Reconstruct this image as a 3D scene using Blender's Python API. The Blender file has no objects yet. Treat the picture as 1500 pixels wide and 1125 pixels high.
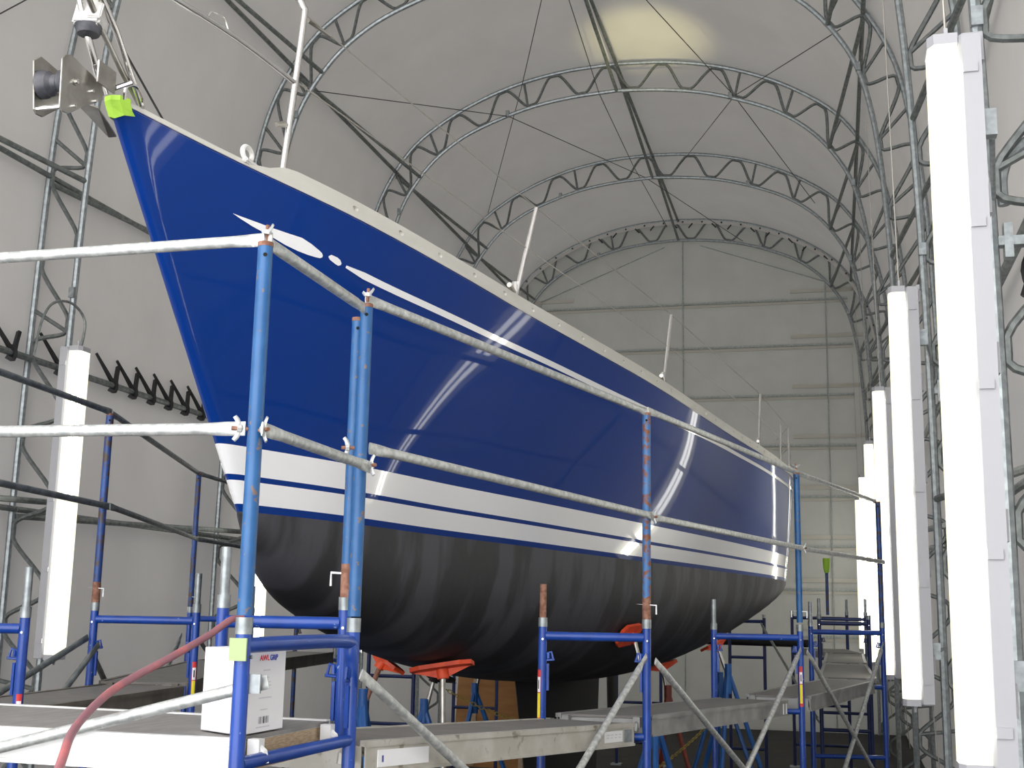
import bpy, bmesh, math, random
from mathutils import Vector, Matrix
random.seed(4)
scene = bpy.context.scene
COL = scene.collection
R = math.radians

# ------------------------------------------------------------------ camera
cam_d = bpy.data.cameras.new('camera'); cam = bpy.data.objects.new('camera', cam_d); COL.objects.link(cam)
PITCH, YAW, ROLL, FPX = .183, .253, .019, 1827.0
cam_d.sensor_width = 36; cam_d.lens = FPX * 36 / 1500; cam_d.clip_end = 200; cam_d.clip_start = .05
_f = Vector((-math.sin(YAW) * math.cos(PITCH), math.cos(YAW) * math.cos(PITCH), math.sin(PITCH)))
_r0 = Vector((math.cos(YAW), math.sin(YAW), 0)); _u0 = _r0.cross(_f)
_r = _r0 * math.cos(ROLL) + _u0 * math.sin(ROLL); _u = -_r0 * math.sin(ROLL) + _u0 * math.cos(ROLL)
M = Matrix((_r, _u, -_f)).transposed().to_4x4(); M.translation = Vector((0, 0, 1.95))
cam.matrix_world = M
scene.camera = cam

# ------------------------------------------------------------------ world and light
w = bpy.data.worlds.new('overcast_daylight'); scene.world = w; w.use_nodes = True
bg = w.node_tree.nodes['Background']; bg.inputs[0].default_value = (.98, .985, 1.0, 1); bg.inputs[1].default_value = 2.7
scene.view_settings.view_transform = 'Standard'; scene.view_settings.look = 'None'
scene.view_settings.gamma = 1; scene.view_settings.exposure = 0.70
try: scene.view_settings.use_curve_mapping = False
except Exception: pass
LAMP_TUBE, LAMP_COVER = 16.0, 1.1
ROOF_PATCH_POWER = 700  # power of the added lamp behind the warm roof patch

# ------------------------------------------------------------------ materials
def mat(name, col=(.5, .5, .5), rough=.5, metal=0, coat=0, spec=.5, noise=None, bump=None, col2=None, trans=None, rust=None):
    m = bpy.data.materials.new(name); m.use_nodes = True; nt = m.node_tree; N = nt.nodes; L = nt.links
    b = N['Principled BSDF']; b.inputs['Base Color'].default_value = (*col, 1); b.inputs['Roughness'].default_value = rough
    b.inputs['Metallic'].default_value = metal; b.inputs['Coat Weight'].default_value = coat; b.inputs['Coat Roughness'].default_value = .03
    b.inputs['Specular IOR Level'].default_value = spec
    tc = N.new('ShaderNodeTexCoord'); last = None
    def nz(scale, detail=3, stretch=None):
        n = N.new('ShaderNodeTexNoise'); n.inputs['Scale'].default_value = scale; n.inputs['Detail'].default_value = detail
        if stretch:
            mp = N.new('ShaderNodeMapping'); mp.inputs['Scale'].default_value = stretch
            L.new(tc.outputs['Object'], mp.inputs[0]); L.new(mp.outputs[0], n.inputs['Vector'])
        else: L.new(tc.outputs['Object'], n.inputs['Vector'])
        return n
    if noise:
        sc, c2, lo, hi = noise[:4]; n = nz(sc, 4, noise[4] if len(noise) > 4 else None)
        r = N.new('ShaderNodeValToRGB'); r.color_ramp.elements[0].position = lo; r.color_ramp.elements[1].position = hi
        r.color_ramp.elements[0].color = (*col, 1); r.color_ramp.elements[1].color = (*c2, 1)
        L.new(n.outputs['Fac'], r.inputs[0]); last = r.outputs[0]
    if rust:
        sc, c2, lo, hi = rust; n = nz(sc, 5)
        r = N.new('ShaderNodeValToRGB'); r.color_ramp.elements[0].position = lo; r.color_ramp.elements[1].position = hi
        mx = N.new('ShaderNodeMix'); mx.data_type = 'RGBA'; L.new(n.outputs['Fac'], r.inputs[0]); L.new(r.outputs[0], mx.inputs[0])
        if last: L.new(last, mx.inputs[6])
        else: mx.inputs[6].default_value = (*col, 1)
        mx.inputs[7].default_value = (*c2, 1); last = mx.outputs[2]
    if last: L.new(last, b.inputs['Base Color'])
    if bump:
        n = nz(bump[0], 3, bump[2] if len(bump) > 2 else None); bp = N.new('ShaderNodeBump'); bp.inputs['Strength'].default_value = bump[1]
        bp.inputs['Distance'].default_value = .02
        L.new(n.outputs['Fac'], bp.inputs['Height']); L.new(bp.outputs[0], b.inputs['Normal'])
    if trans:
        t = N.new('ShaderNodeBsdfTranslucent'); t.inputs[0].default_value = (*trans[1], 1)
        ms = N.new('ShaderNodeMixShader'); ms.inputs[0].default_value = trans[0]
        L.new(b.outputs[0], ms.inputs[1]); L.new(t.outputs[0], ms.inputs[2]); L.new(ms.outputs[0], N['Material Output'].inputs[0])
    return m
def emis(name, col, s, mixt=0):
    m = bpy.data.materials.new(name); m.use_nodes = True; nt = m.node_tree; nt.nodes.clear()
    o = nt.nodes.new('ShaderNodeOutputMaterial'); e = nt.nodes.new('ShaderNodeEmission'); e.inputs[0].default_value = (*col, 1); e.inputs[1].default_value = s
    if mixt:
        t = nt.nodes.new('ShaderNodeBsdfTransparent'); x = nt.nodes.new('ShaderNodeMixShader'); x.inputs[0].default_value = mixt
        nt.links.new(e.outputs[0], x.inputs[1]); nt.links.new(t.outputs[0], x.inputs[2]); nt.links.new(x.outputs[0], o.inputs[0])
    else: nt.links.new(e.outputs[0], o.inputs[0])
    return m
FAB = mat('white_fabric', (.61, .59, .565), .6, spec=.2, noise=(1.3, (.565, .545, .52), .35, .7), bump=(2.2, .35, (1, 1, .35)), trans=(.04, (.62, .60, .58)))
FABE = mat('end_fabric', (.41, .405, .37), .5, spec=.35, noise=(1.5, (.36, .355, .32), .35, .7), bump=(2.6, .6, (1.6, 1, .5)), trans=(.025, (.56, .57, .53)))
SEAM = mat('seam_grey', (.30, .34, .32), .7, noise=(30, (.40, .43, .41), .4, .6))
SEAMP = mat('seam_pale', (.50, .48, .42), .7)
GALV = mat('galvanised', (.25, .275, .28), .42, .6, noise=(25, (.36, .39, .40), .4, .65))
WEBM = mat('galvanised_web', (.13, .145, .14), .45, .5, noise=(25, (.20, .215, .21), .4, .65))
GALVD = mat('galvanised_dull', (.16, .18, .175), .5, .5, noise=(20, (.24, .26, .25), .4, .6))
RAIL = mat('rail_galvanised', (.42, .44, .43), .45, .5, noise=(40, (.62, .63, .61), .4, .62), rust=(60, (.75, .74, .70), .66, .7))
STEEL = mat('stainless', (.78, .77, .75), .14, 1)
STEELD = mat('stainless_brushed', (.50, .49, .46), .33, 1, noise=(12, (.34, .32, .28), .4, .7))
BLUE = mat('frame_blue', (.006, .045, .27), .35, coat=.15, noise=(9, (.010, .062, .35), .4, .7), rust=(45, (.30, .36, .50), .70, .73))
BLUEP = mat('post_blue', (.009, .082, .235), .45, coat=.1, noise=(14, (.018, .108, .285), .35, .7), rust=(38, (.16, .11, .09), .635, .68))
BLUER = mat('post_blue_rusty', (.045, .145, .36), .5, noise=(14, (.07, .19, .40), .35, .7), rust=(30, (.20, .07, .03), .48, .58))
BLUED = mat('post_blue_dark', (.02, .055, .20), .45, noise=(10, (.03, .09, .30), .4, .7), rust=(26, (.07, .045, .03), .5, .6))
JACKB = mat('jack_blue', (.012, .085, .30), .45, noise=(10, (.02, .12, .38), .4, .7))
JACKR = mat('jack_red', (.22, .035, .02), .5, noise=(10, (.12, .03, .02), .4, .7))
RUST = mat('rust', (.18, .075, .045), .75, noise=(40, (.30, .15, .10), .4, .6))
ORANGE = mat('orange_pad', (.80, .085, .02), .5, noise=(12, (.62, .05, .015), .45, .7))
BLUE_SHADED = mat('frame_blue_shaded', (.006, .016, .085), .45, noise=(9, (.01, .024, .13), .4, .7))  # frame blue darkened: shade on the rear frames put into the colour
ALUB = mat('plank_alloy_overexposed', (.78, .78, .77), .4, .1, noise=(6, (.70, .70, .69), .4, .7))  # whiter alloy: overexposure of the front plank side put into the colour
HULL = mat('hull_blue', (.003, .034, .215), .35, coat=.28, spec=.04)
WHITE = mat('gloss_white', (.93, .93, .94), .22, coat=1.0)
DECKW = mat('deck_white', (.72, .71, .68), .5)
RAILW = mat('toe_rail_alloy', (.60, .59, .54), .45, .15, noise=(6, (.66, .65, .60), .4, .6, (1, .1, 1)))
ANTI = mat('antifouling', (.022, .022, .025), .55, spec=.4, noise=(1.0, (.055, .055, .066), .45, .56, (1, 4.0, 1.3)), rust=(1.7, (.030, .026, .026), .62, .9), bump=(9, .12))
KEEL = mat('keel_black', (.008, .008, .009), .8)
BLACK = mat('black_rubber', (.012, .012, .013), .55)
DRUB = mat('grey_rubber', (.035, .037, .045), .5, noise=(20, (.08, .08, .09), .4, .65))
HOLE = mat('dark_hole', (.004, .004, .004), .9)
ALU = mat('plank_alloy', (.50, .48, .42), .45, .35, noise=(8, (.60, .58, .53), .4, .65), rust=(14, (.28, .25, .20), .62, .70))
PLY = mat('plank_ply', (.155, .145, .135), .75, noise=(7, (.20, .19, .18), .35, .7, (1, 5, 1)))
PLYE = mat('ply_edge', (.50, .38, .25), .8, noise=(30, (.36, .26, .16), .4, .6, (1, 1, 8)))
PLYW = mat('plywood', (.36, .17, .05), .7, noise=(3, (.28, .12, .035), .4, .7, (1, 1, 4)))
CARD = mat('white_card', (.86, .86, .87), .5)
LBLUE = mat('ink_blue', (.03, .05, .45), .5)
LRED = mat('ink_red', (.75, .02, .03), .5)
LGREY = mat('ink_grey', (.45, .46, .50), .6)
LBLACK = mat('ink_black', (.03, .03, .035), .6)
YEL = mat('sticker_yellow', (.80, .72, .03), .5)
REDS = mat('sticker_red', (.62, .04, .04), .5)
TAPE = mat('green_tape', (.42, .72, .07), .6)
TAPEOLD = mat('faded_green_tape', (.36, .44, .22), .7)
GREENH = mat('green_handle', (.30, .55, .03), .5)
HOSE = mat('red_hose', (.30, .13, .15), .5, noise=(9, (.50, .15, .15), .5, .72))
ROPE = mat('wire_dark', (.05, .05, .05), .5, .3)
LIFEL = mat('lifeline_wire', (.36, .34, .30), .4, .5)
CHAINY = mat('chain_yellow', (.30, .22, .03), .5)
CHAING = mat('chain_grey', (.16, .16, .16), .4, .7)
FLOORM = mat('dark_floor', (.022, .021, .020), .85, noise=(2, (.035, .033, .030), .4, .7))
HOUS = mat('lamp_housing', (.42, .42, .44), .5)
LCOVER = emis('lamp_cover_glow', (1.0, .95, .70), LAMP_COVER, .45)
LTUBE = emis('lamp_tube_glow', (1.0, .99, .93), LAMP_TUBE)
NAVG = mat('nav_light_grey', (.50, .49, .47), .4, noise=(18, (.62, .60, .58), .4, .6))

# ------------------------------------------------------------------ helpers
def V(*a): return Vector(a if len(a) > 1 else a[0])
def link(name, bm, m, parent=None, smooth=False):
    me = bpy.data.meshes.new(name)
    bmesh.ops.recalc_face_normals(bm, faces=bm.faces[:]) if name not in ('hull_topsides',) else None
    bm.to_mesh(me); bm.free()
    for x in (m if isinstance(m, (list, tuple)) else [m]): me.materials.append(x)
    if smooth:
        for p in me.polygons: p.use_smooth = True
        try: me.set_sharp_from_angle(angle=R(42))
        except Exception: pass
    o = bpy.data.objects.new(name, me); COL.objects.link(o)
    if parent is not None:
        o.parent = parent; o.matrix_parent_inverse = Matrix.Translation(-parent_loc(parent))
    return o
def parent_loc(p):
    return p.location.copy() if p.parent is None else Vector((0, 0, 0))
def tag(o, label=None, cat=None, group=None, kind=None):
    if label: o['label'] = label
    if cat: o['category'] = cat
    if group: o['group'] = group
    if kind: o['kind'] = kind
    return o
def thing(name, label, cat, loc=(0, 0, 0), group=None):
    o = bpy.data.objects.new(name, None); o.empty_display_size = .1; COL.objects.link(o); o.location = loc
    return tag(o, label, cat, group)
def tube(bm, pts, r, seg=8, caps=True, flat=None, up=(0, 0, 1), closed=False):
    """sweep; flat = list of (ru, rv) scale per point"""
    pts = [V(p) for p in pts]; n = len(pts); rings = []
    t0 = (pts[1] - pts[0]).normalized(); u = V(up)
    if abs(t0.dot(u)) > .95: u = V(1, 0, 0)
    u = (u - t0 * u.dot(t0)).normalized()
    for i, p in enumerate(pts):
        if closed: t = (pts[(i + 1) % n] - pts[i - 1]).normalized()
        else: t = ((pts[min(i + 1, n - 1)] - p).normalized() + (p - pts[max(i - 1, 0)]).normalized()).normalized()
        u = (u - t * u.dot(t)).normalized(); v = t.cross(u)
        fu, fv = flat[i] if flat else (1, 1)
        rr = r[i] if isinstance(r, (list, tuple)) else r
        rings.append([bm.verts.new(p + (u * math.cos(a) * fu + v * math.sin(a) * fv) * rr) for a in (2 * math.pi * k / seg for k in range(seg))])
    for i in range(n if closed else n - 1):
        a, b = rings[i], rings[(i + 1) % n]
        for k in range(seg): bm.faces.new((a[k], a[(k + 1) % seg], b[(k + 1) % seg], b[k]))
    if caps and not closed:
        bm.faces.new(rings[0][::-1]); bm.faces.new(rings[-1])
def box(bm, c, s, rot=None):
    c = V(c); vs = []
    for x in (-.5, .5):
        for y in (-.5, .5):
            for z in (-.5, .5):
                p = Vector((x * s[0], y * s[1], z * s[2]))
                if rot is not None: p = rot @ p
                vs.append(bm.verts.new(c + p))
    for f in ((0, 1, 3, 2), (4, 6, 7, 5), (0, 4, 5, 1), (2, 3, 7, 6), (0, 2, 6, 4), (1, 5, 7, 3)): bm.faces.new([vs[i] for i in f])
def prism(bm, pts, ext):
    ext = V(ext); a = [bm.verts.new(V(p)) for p in pts]; b = [bm.verts.new(V(p) + ext) for p in pts]; n = len(a)
    bm.faces.new(a[::-1]); bm.faces.new(b)
    for i in range(n): bm.faces.new((a[i], a[(i + 1) % n], b[(i + 1) % n], b[i]))
def T(name, pts, r, m, parent=None, seg=8, **k):
    bm = bmesh.new(); tube(bm, pts, r, seg, **k); return link(name, bm, m, parent, True)
def B(name, c, s, m, parent=None, rot=None, bev=0):
    bm = bmesh.new(); box(bm, c, s, rot)
    if bev: bmesh.ops.bevel(bm, geom=bm.edges[:], offset=bev, segments=2, affect='EDGES', clamp_overlap=True)
    return link(name, bm, m, parent, bool(bev))
def interp(tab, x):
    n = len(tab); xs = [t[0] for t in tab]; ys = [t[1] for t in tab]
    def sl(i):
        if i == 0: return (ys[1] - ys[0]) / (xs[1] - xs[0])
        if i == n - 1: return (ys[-1] - ys[-2]) / (xs[-1] - xs[-2])
        a, b = xs[i] - xs[i - 1], xs[i + 1] - xs[i]
        return ((ys[i] - ys[i - 1]) / a * b + (ys[i + 1] - ys[i]) / b * a) / (a + b)
    i = 0
    while i < n - 2 and x > xs[i + 1]: i += 1
    h = xs[i + 1] - xs[i]; t = min(1, max(0, (x - xs[i]) / h))
    return (2*t**3-3*t*t+1)*ys[i]+(t**3-2*t*t+t)*h*sl(i)+(-2*t**3+3*t*t)*ys[i+1]+(t**3-t*t)*h*sl(i+1)
def smooth_path(ctrl, n=10):
    out = []; P = [V(p) for p in ctrl]
    for i in range(len(P) - 1):
        p0 = P[max(i - 1, 0)]; p1 = P[i]; p2 = P[i + 1]; p3 = P[min(i + 2, len(P) - 1)]
        for k in range(n):
            t = k / n
            out.append(.5 * ((2 * p1) + (p2 - p0) * t + (2 * p0 - 5 * p1 + 4 * p2 - p3) * t * t + (-p0 + 3 * p1 - 3 * p2 + p3) * t ** 3))
    out.append(P[-1]); return out

# ------------------------------------------------------------------ setting: fabric shed
XC = -2.35          # yacht centreline
XB = -2.77          # shed centreline
OUT = [(3.86, 0), (3.86, 1.42), (3.85, 3.19), (3.81, 4.96), (3.76, 6.14), (3.66, 6.96), (3.53, 7.61), (3.3, 8.14), (2.95, 8.62), (2.48, 8.97), (1.95, 9.24), (1.36, 9.44), (.71, 9.56), (0, 9.6)]
INN = [(3.47, 0), (3.47, 1.42), (3.46, 3.66), (3.42, 5.31), (3.36, 6.38), (3.28, 7.08), (3.15, 7.61), (2.95, 8.0), (2.64, 8.38), (2.22, 8.69), (1.71, 8.91), (1.18, 9.07), (.61, 9.16), (0, 9.2)]
def profile(tab, off=0):
    """list of (x, z) from right foot over the crown to the left foot"""
    pts = smooth_path([(x, 0, z) for x, z in tab], 4)
    half = [(p.x, p.z) for p in pts]
    full = half + [(-x, z) for x, z in half[-2::-1]]
    if off:
        res = []
        for i, (x, z) in enumerate(full):
            a, b = full[max(i - 1, 0)], full[min(i + 1, len(full) - 1)]
            t = Vector((b[0] - a[0], b[1] - a[1])).normalized(); nrm = Vector((t.y, -t.x))
            res.append((x + nrm.x * off, z + nrm.y * off))
        full = res
    return [(XB + x, z) for x, z in full]
OUTP, INNP = profile(OUT), profile(INN)
SHELL = profile(OUT, .06)
Y0, Y1 = -1.4, 23.62
def shell(name, pred, label):
    bm = bmesh.new(); ys = [Y0 + (Y1 - Y0) * i / 42 for i in range(43)]
    idx = [i for i, (x, z) in enumerate(SHELL) if pred(x, z)]
    grid = []
    for y in ys:
        # the sheet sags a little between the arches
        ph = ((y - 1.86) / 3.6) % 1.0; sag = .018 * math.sin(math.pi * ph)
        grid.append([bm.verts.new((SHELL[i][0] + (XB - SHELL[i][0]) * sag * .25, y, SHELL[i][1] - sag * max(0, (SHELL[i][1] - 5.5) / 4))) for i in idx])
    for a, b in zip(grid, grid[1:]):
        for k in range(len(idx) - 1): bm.faces.new((a[k], a[k + 1], b[k + 1], b[k]))
    o = link(name, bm, FAB, None, True); return tag(o, label, None, None, 'structure')
shell('wall_right', lambda x, z: x > XB and z <= 4.97, 'white fabric side wall behind the tall strip lights')
shell('ceiling', lambda x, z: z >= 4.95, 'vaulted white fabric roof over the hull')
shell('wall_left', lambda x, z: x < XB and z <= 4.97, 'white fabric side wall on the far side of the hull')
bm = bmesh.new(); box(bm, (XB, 11.1, -.05), (8.6, 25.2, .1)); tag(link('floor', bm, FLOORM), 'dark ground under the boat', None, None, 'structure')
# end wall
bm = bmesh.new(); n = len(SHELL); m2 = n // 2
rows = []
for i in range(m2 + 1):
    (xa, z), (xb, _) = SHELL[i], SHELL[n - 1 - i]
    rows.append([bm.verts.new((xa + (xb - xa) * k / 14, Y1, z)) for k in range(15)] if i < m2 else [bm.verts.new((xa, Y1, z))])
for a, b in zip(rows, rows[1:]):
    if len(b) == 1:
        for k in range(14): bm.faces.new((a[k], a[k + 1], b[0]))
    else:
        for k in range(14): bm.faces.new((a[k], a[k + 1], b[k + 1], b[k]))
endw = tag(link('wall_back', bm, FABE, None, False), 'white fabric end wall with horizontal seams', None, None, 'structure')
for i, z in enumerate((7.93, 7.05, 6.09, 5.14, 4.19, 3.28, 2.5, 1.66)):
    wd = 6.3 if z > 7.8 else 6.44
    B('seam_strip', (XB, Y1 - .03, z), (wd, .03, .04), SEAM, endw)
    B('seam_strip', (XB, Y1 - .02, z - .05), (wd, .02, .05), SEAMP, endw)
    B('hem_patch', (XB + 2.75, Y1 - .03, z + .17), (1.3, .02, .07), SEAMP, endw)
    B('hem_patch', (XB - 2.75, Y1 - .03, z + .17), (1.3, .02, .07), SEAMP, endw)
for x, z0, z1 in ((-2.70, 0, 9.2), (-.02, 0, 8.26), (-5.52, 0, 8.1)):
    T('seam_cord', [(x, Y1 - .06, z0), (x, Y1 - .06, z1)], .012, SEAM, endw, 6)
T('seam_cord', [(-5.52, Y1 - .06, 8.1), (-3.05, Y1 - .06, 9.1)], .01, SEAM, endw, 6)
T('seam_cord', [(-.02, Y1 - .06, 8.26), (-2.36, Y1 - .06, 9.1)], .01, SEAM, endw, 6)

# ------------------------------------------------------------------ arch trusses
AY = [5.46 + 3.6 * i for i in range(6)]
def arclen(P):
    s = [0]
    for a, b in zip(P, P[1:]): s.append(s[-1] + math.hypot(b[0] - a[0], b[1] - a[1]))
    return s
def at(P, S, s):
    s = max(0, min(S[-1], s))
    for i in range(len(P) - 1):
        if s <= S[i + 1] + 1e-9:
            t = (s - S[i]) / (S[i + 1] - S[i]); return Vector((P[i][0] + (P[i + 1][0] - P[i][0]) * t, 0, P[i][1] + (P[i + 1][1] - P[i][1]) * t))
    return Vector((P[-1][0], 0, P[-1][1]))
SO, SI = arclen(OUTP), arclen(INNP)
def truss(y, label, first=False):
    t = thing('arch_truss', label, 'truss', (XB, y, 0), 'galvanised arch trusses')
    T('outer_chord', [(x, y, z) for x, z in OUTP], .028, GALV, t)
    T('inner_chord', [(x, y, z) for x, z in INNP], .028, GALV, t)
    # serpentine web tube
    per = 31; bm = bmesh.new(); pts = []
    nper = per
    for k in range(nper * 20 + 1):
        u = k / (nper * 20); ph = u * nper * 2 * math.pi
        o = at(OUTP, SO, u * SO[-1]); i_ = at(INNP, SI, u * SI[-1])
        wv = .5 + .5 * max(-1, min(1, 1.18 * math.sin(ph + math.pi / 2 * .3)))
        wv = .09 + .82 * wv
        pts.append(o.lerp(i_, wv) + V(0, y, 0))
    T('web_tube', pts, .020, WEBM, t, 6)
    for k in range(nper):
        u = (k + .25) / nper * 1.0
        hz = at(OUTP, SO, u * SO[-1]).z
        if (5.8 < hz < 9.25 and abs(u - .5) > .1) or (k % 4 == 1):
            a = at(OUTP, SO, u * SO[-1]) + V(0, y, 0); b = at(INNP, SI, u * SI[-1]) + V(0, y, 0)
            T('strut', [a, b], .018, WEBM, t, 6)
    for u in (.335, .43, .57, .665, .2, .8):
        b = at(INNP, SI, u * SI[-1]) + V(0, y, 0)
        B('splice_bracket', b + V(0, -.02, .02), (.05, .05, .09), GALV, t)
    return t
tl = ['nearest arch truss in view, its big right leg at the right edge', 'arch truss whose left leg stands behind the left strip light', 'third arch truss from the front, haunch above the bow pulpit',
      'arch truss crossing the roof highest in the picture, fourth from the front', 'arch truss just before the end wall one', 'last arch truss laced to the end wall']
trusses = [truss(y, l) for y, l in zip(AY, tl)]
# lacing hem on the last arch
bm = bmesh.new(); P2 = profile(OUT, .02)
for i in range(18, len(P2) - 19):
    a, b = P2[i], P2[i + 1]
    v = [bm.verts.new((a[0], 23.45, a[1])), bm.verts.new((b[0], 23.45, b[1])), bm.verts.new((b[0] + (XB - b[0]) * .015, 23.42, b[1] - .11)), bm.verts.new((a[0] + (XB - a[0]) * .015, 23.42, a[1] - .11))]
    bm.faces.new(v)
bmesh.ops.remove_doubles(bm, verts=bm.verts[:], dist=.0005)
hem = link('lacing_hem', bm, FAB, trusses[-1])
bm = bmesh.new(); Pn = INNP and OUTP; S2 = arclen(P2)
for k in range(60):
    s = S2[-1] * (.27 + .46 * k / 59); p = at(P2, S2, s)
    if k % 2: box(bm, p + V(0, 23.41, -.07), (.03, .01, .03))
    elif 12 < k < 40 or k > 48: tube(bm, [p + V(0, 23.41, -.10), p + V(.08 * (1 if k % 4 else -1), 23.44, -.18)], .014, 5)
tag(link('lacing_tie', bm, BLACK, trusses[-1]), None, None, None, 'stuff')

# ------------------------------------------------------------------ purlins between arches
lines = {'ridge': ((0, 9.58), (0, 9.2)), 'left haunch': ((-3.22, 8.22), (-2.86, 8.13)), 'right haunch': ((3.22, 8.22), (2.86, 8.13)),
         'upper left wall': ((-3.77, 5.64), (-3.42, 5.57)), 'upper right wall': ((3.77, 5.64), (3.42, 5.57)),
         'lower left wall': ((-3.83, 2.74), (-3.47, 2.79)), 'lower right wall': ((3.83, 2.74), (3.47, 2.79))}
bays = ['nearest bay', 'second bay', 'third bay', 'fourth bay', 'last bay']
for ln, (o_, i_) in lines.items():
    for k in range(5):
        ya, yb = AY[k], AY[k + 1]
        t = thing('purlin', f'dark steel purlin pair along the {ln}, {bays[k]}', 'purlin', (XB + o_[0], ya, 0), 'steel purlins between arches')
        T('straight_tube', [(XB + o_[0], ya + .02, o_[1]), (XB + o_[0], yb - .02, o_[1])], .025, GALVD, t)
        T('raking_tube', [(XB + o_[0], ya + .02, o_[1] - .06), (XB + i_[0], yb - .02, i_[1])], .025, GALVD, t)
# ball-tie pipe on each wall
for sx, nm in ((-1, 'left'), (1, 'right')):
    for k in range(5):
        ya, yb = AY[k], AY[k + 1]
        T_ = T('tie_pipe', [(XB + sx * 3.80, ya + .01, 4.015), (XB + sx * 3.80, yb - .01, 4.015)], .03, GALVD)
        tag(T_, f'single grey pipe at mid height of the {nm} wall, {bays[k]}', 'pipe', 'tie pipes on the walls')
def tie(y, k):
    bm = bmesh.new(); x = XB - 3.82
    tube(bm, smooth_path([(x + .0, y - .04, 3.98), (x + .045, y, 3.96), (x + .045, y, 4.05), (x, y - .02, 4.06)], 3), .024, 5)
    tube(bm, [(x + .035, y, 4.015), (x + .01, y - .11, 4.13), (x - .03, y - .24, 4.28)], [.026, .021, .014], 5)
    tube(bm, [(x + .035, y + .01, 4.015), (x + .01, y + .06, 4.11), (x - .03, y + .14, 4.22)], [.026, .024, .024], 5)
    return link('wall_tie', bm, BLACK)
tys = [8.79, 9.46, 10.32, 10.67, 11.01, 11.35, 11.69, 12.04]
tw = ['black rubber tie on the left wall pipe at the picture edge', 'black rubber tie between the chords of the left truss leg', 'black rubber tie right beside the left strip light',
      'second black tie right of the left strip light', 'third black tie right of the left strip light', 'fourth black tie right of the left strip light',
      'fifth black tie right of the left strip light', 'black rubber tie on the wall pipe touching the bow edge']
for k, y in enumerate(tys): tag(tie(y, k), tw[k], 'tie', 'black ties on the left wall pipe')

# roof cables
cabs = [([(-5.62, 19.86, 8.76), (-4.14, 16.26, 9.40), (-2.94, 12.66, 9.12)], 'wire cable hanging steeply across the middle roof bay'),
        ([(-5.69, 12.66, 7.91), (-4.33, 16.26, 8.95), (-2.89, 19.86, 9.21), (-1.53, 23.44, 9.1)], 'wire cable running from the bow pulpit side to the ridge'),
        ([(-2.84, 12.66, 9.18), (-3.02, 16.26, 9.18), (-3.1, 19.86, 9.44), (-2.99, 23.46, 9.48)], 'wire cable beside the ridge purlin'),
        ([(.22, 12.66, 8.07), (-1.14, 16.26, 8.98), (-2.27, 19.86, 9.44)], 'wire cable rising from the right haunch to the left'),
        ([(-2.24, 12.66, 9.15), (-1.17, 16.26, 9.01), (-.14, 19.86, 8.58)], 'wire cable dropping from the ridge towards the right haunch'),
        ([(-6.49, 7.32, 5.96), (-6.4, 8.5, 7.08)], 'short wire cable in the top left corner')]
for p, l in cabs: tag(T('roof_cable', p, .006, ROPE, None, 5), l, 'cable', 'roof bracing cables')
# plate bracket and bent tube ends on the two nearest right legs
def leg_fittings(y, lab):
    xi = XB + 3.47; t = thing('truss_bracket', lab, 'bracket', (xi, y, 2.5), 'leg brackets')
    B('clamp_plate', (xi + .09, y - .03, 3.54), (.16, .06, .04), GALV, t)
    B('clamp_plate', (xi + .05, y - .035, 3.54), (.035, .062, .15), GALV, t)
    T('bolt', [(xi + .13, y - .03, 3.55), (xi + .13, y - .03, 3.46)], .013, STEEL, t, 6)
    T('bent_tube', smooth_path([(xi + .05, y + .03, 3.72), (xi + .05, y + .03, 3.86), (xi + .12, y + .03, 3.98), (xi + .34, y + .03, 4.08)], 5), .025, GALV, t)
leg_fittings(AY[0], 'bolted bracket and bent tube on the nearest right truss leg')
leg_fittings(AY[1], 'bolted bracket and bent tube on the second right truss leg')
for k, (y, z, l) in enumerate(((9.14, 3.6, 'black cord bundle on the second right truss leg'), (9.14, 2.9, 'lower black cord bundle behind the second strip light'), (5.56, 3.42, 'black cord bundle at the right edge of the picture'))):
    bm = bmesh.new(); x = XB + 3.66
    for j in range(3):
        tube(bm, smooth_path([(x, y, z + .18), (x - .07 + .035 * j, y - .02, z + .02), (x, y, z - .14 - .05 * j), (x + .07, y, z), (x + .02, y, z + .16)], 5), .012, 5)
    tube(bm, [(x, y, z + .22), (x - .03, y, z), (x - .06, y, z - .09)], .026, 6)
    tag(link('cord_bundle', bm, BLACK, None, True), l, 'cord', 'black cords on the right wall')

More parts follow.
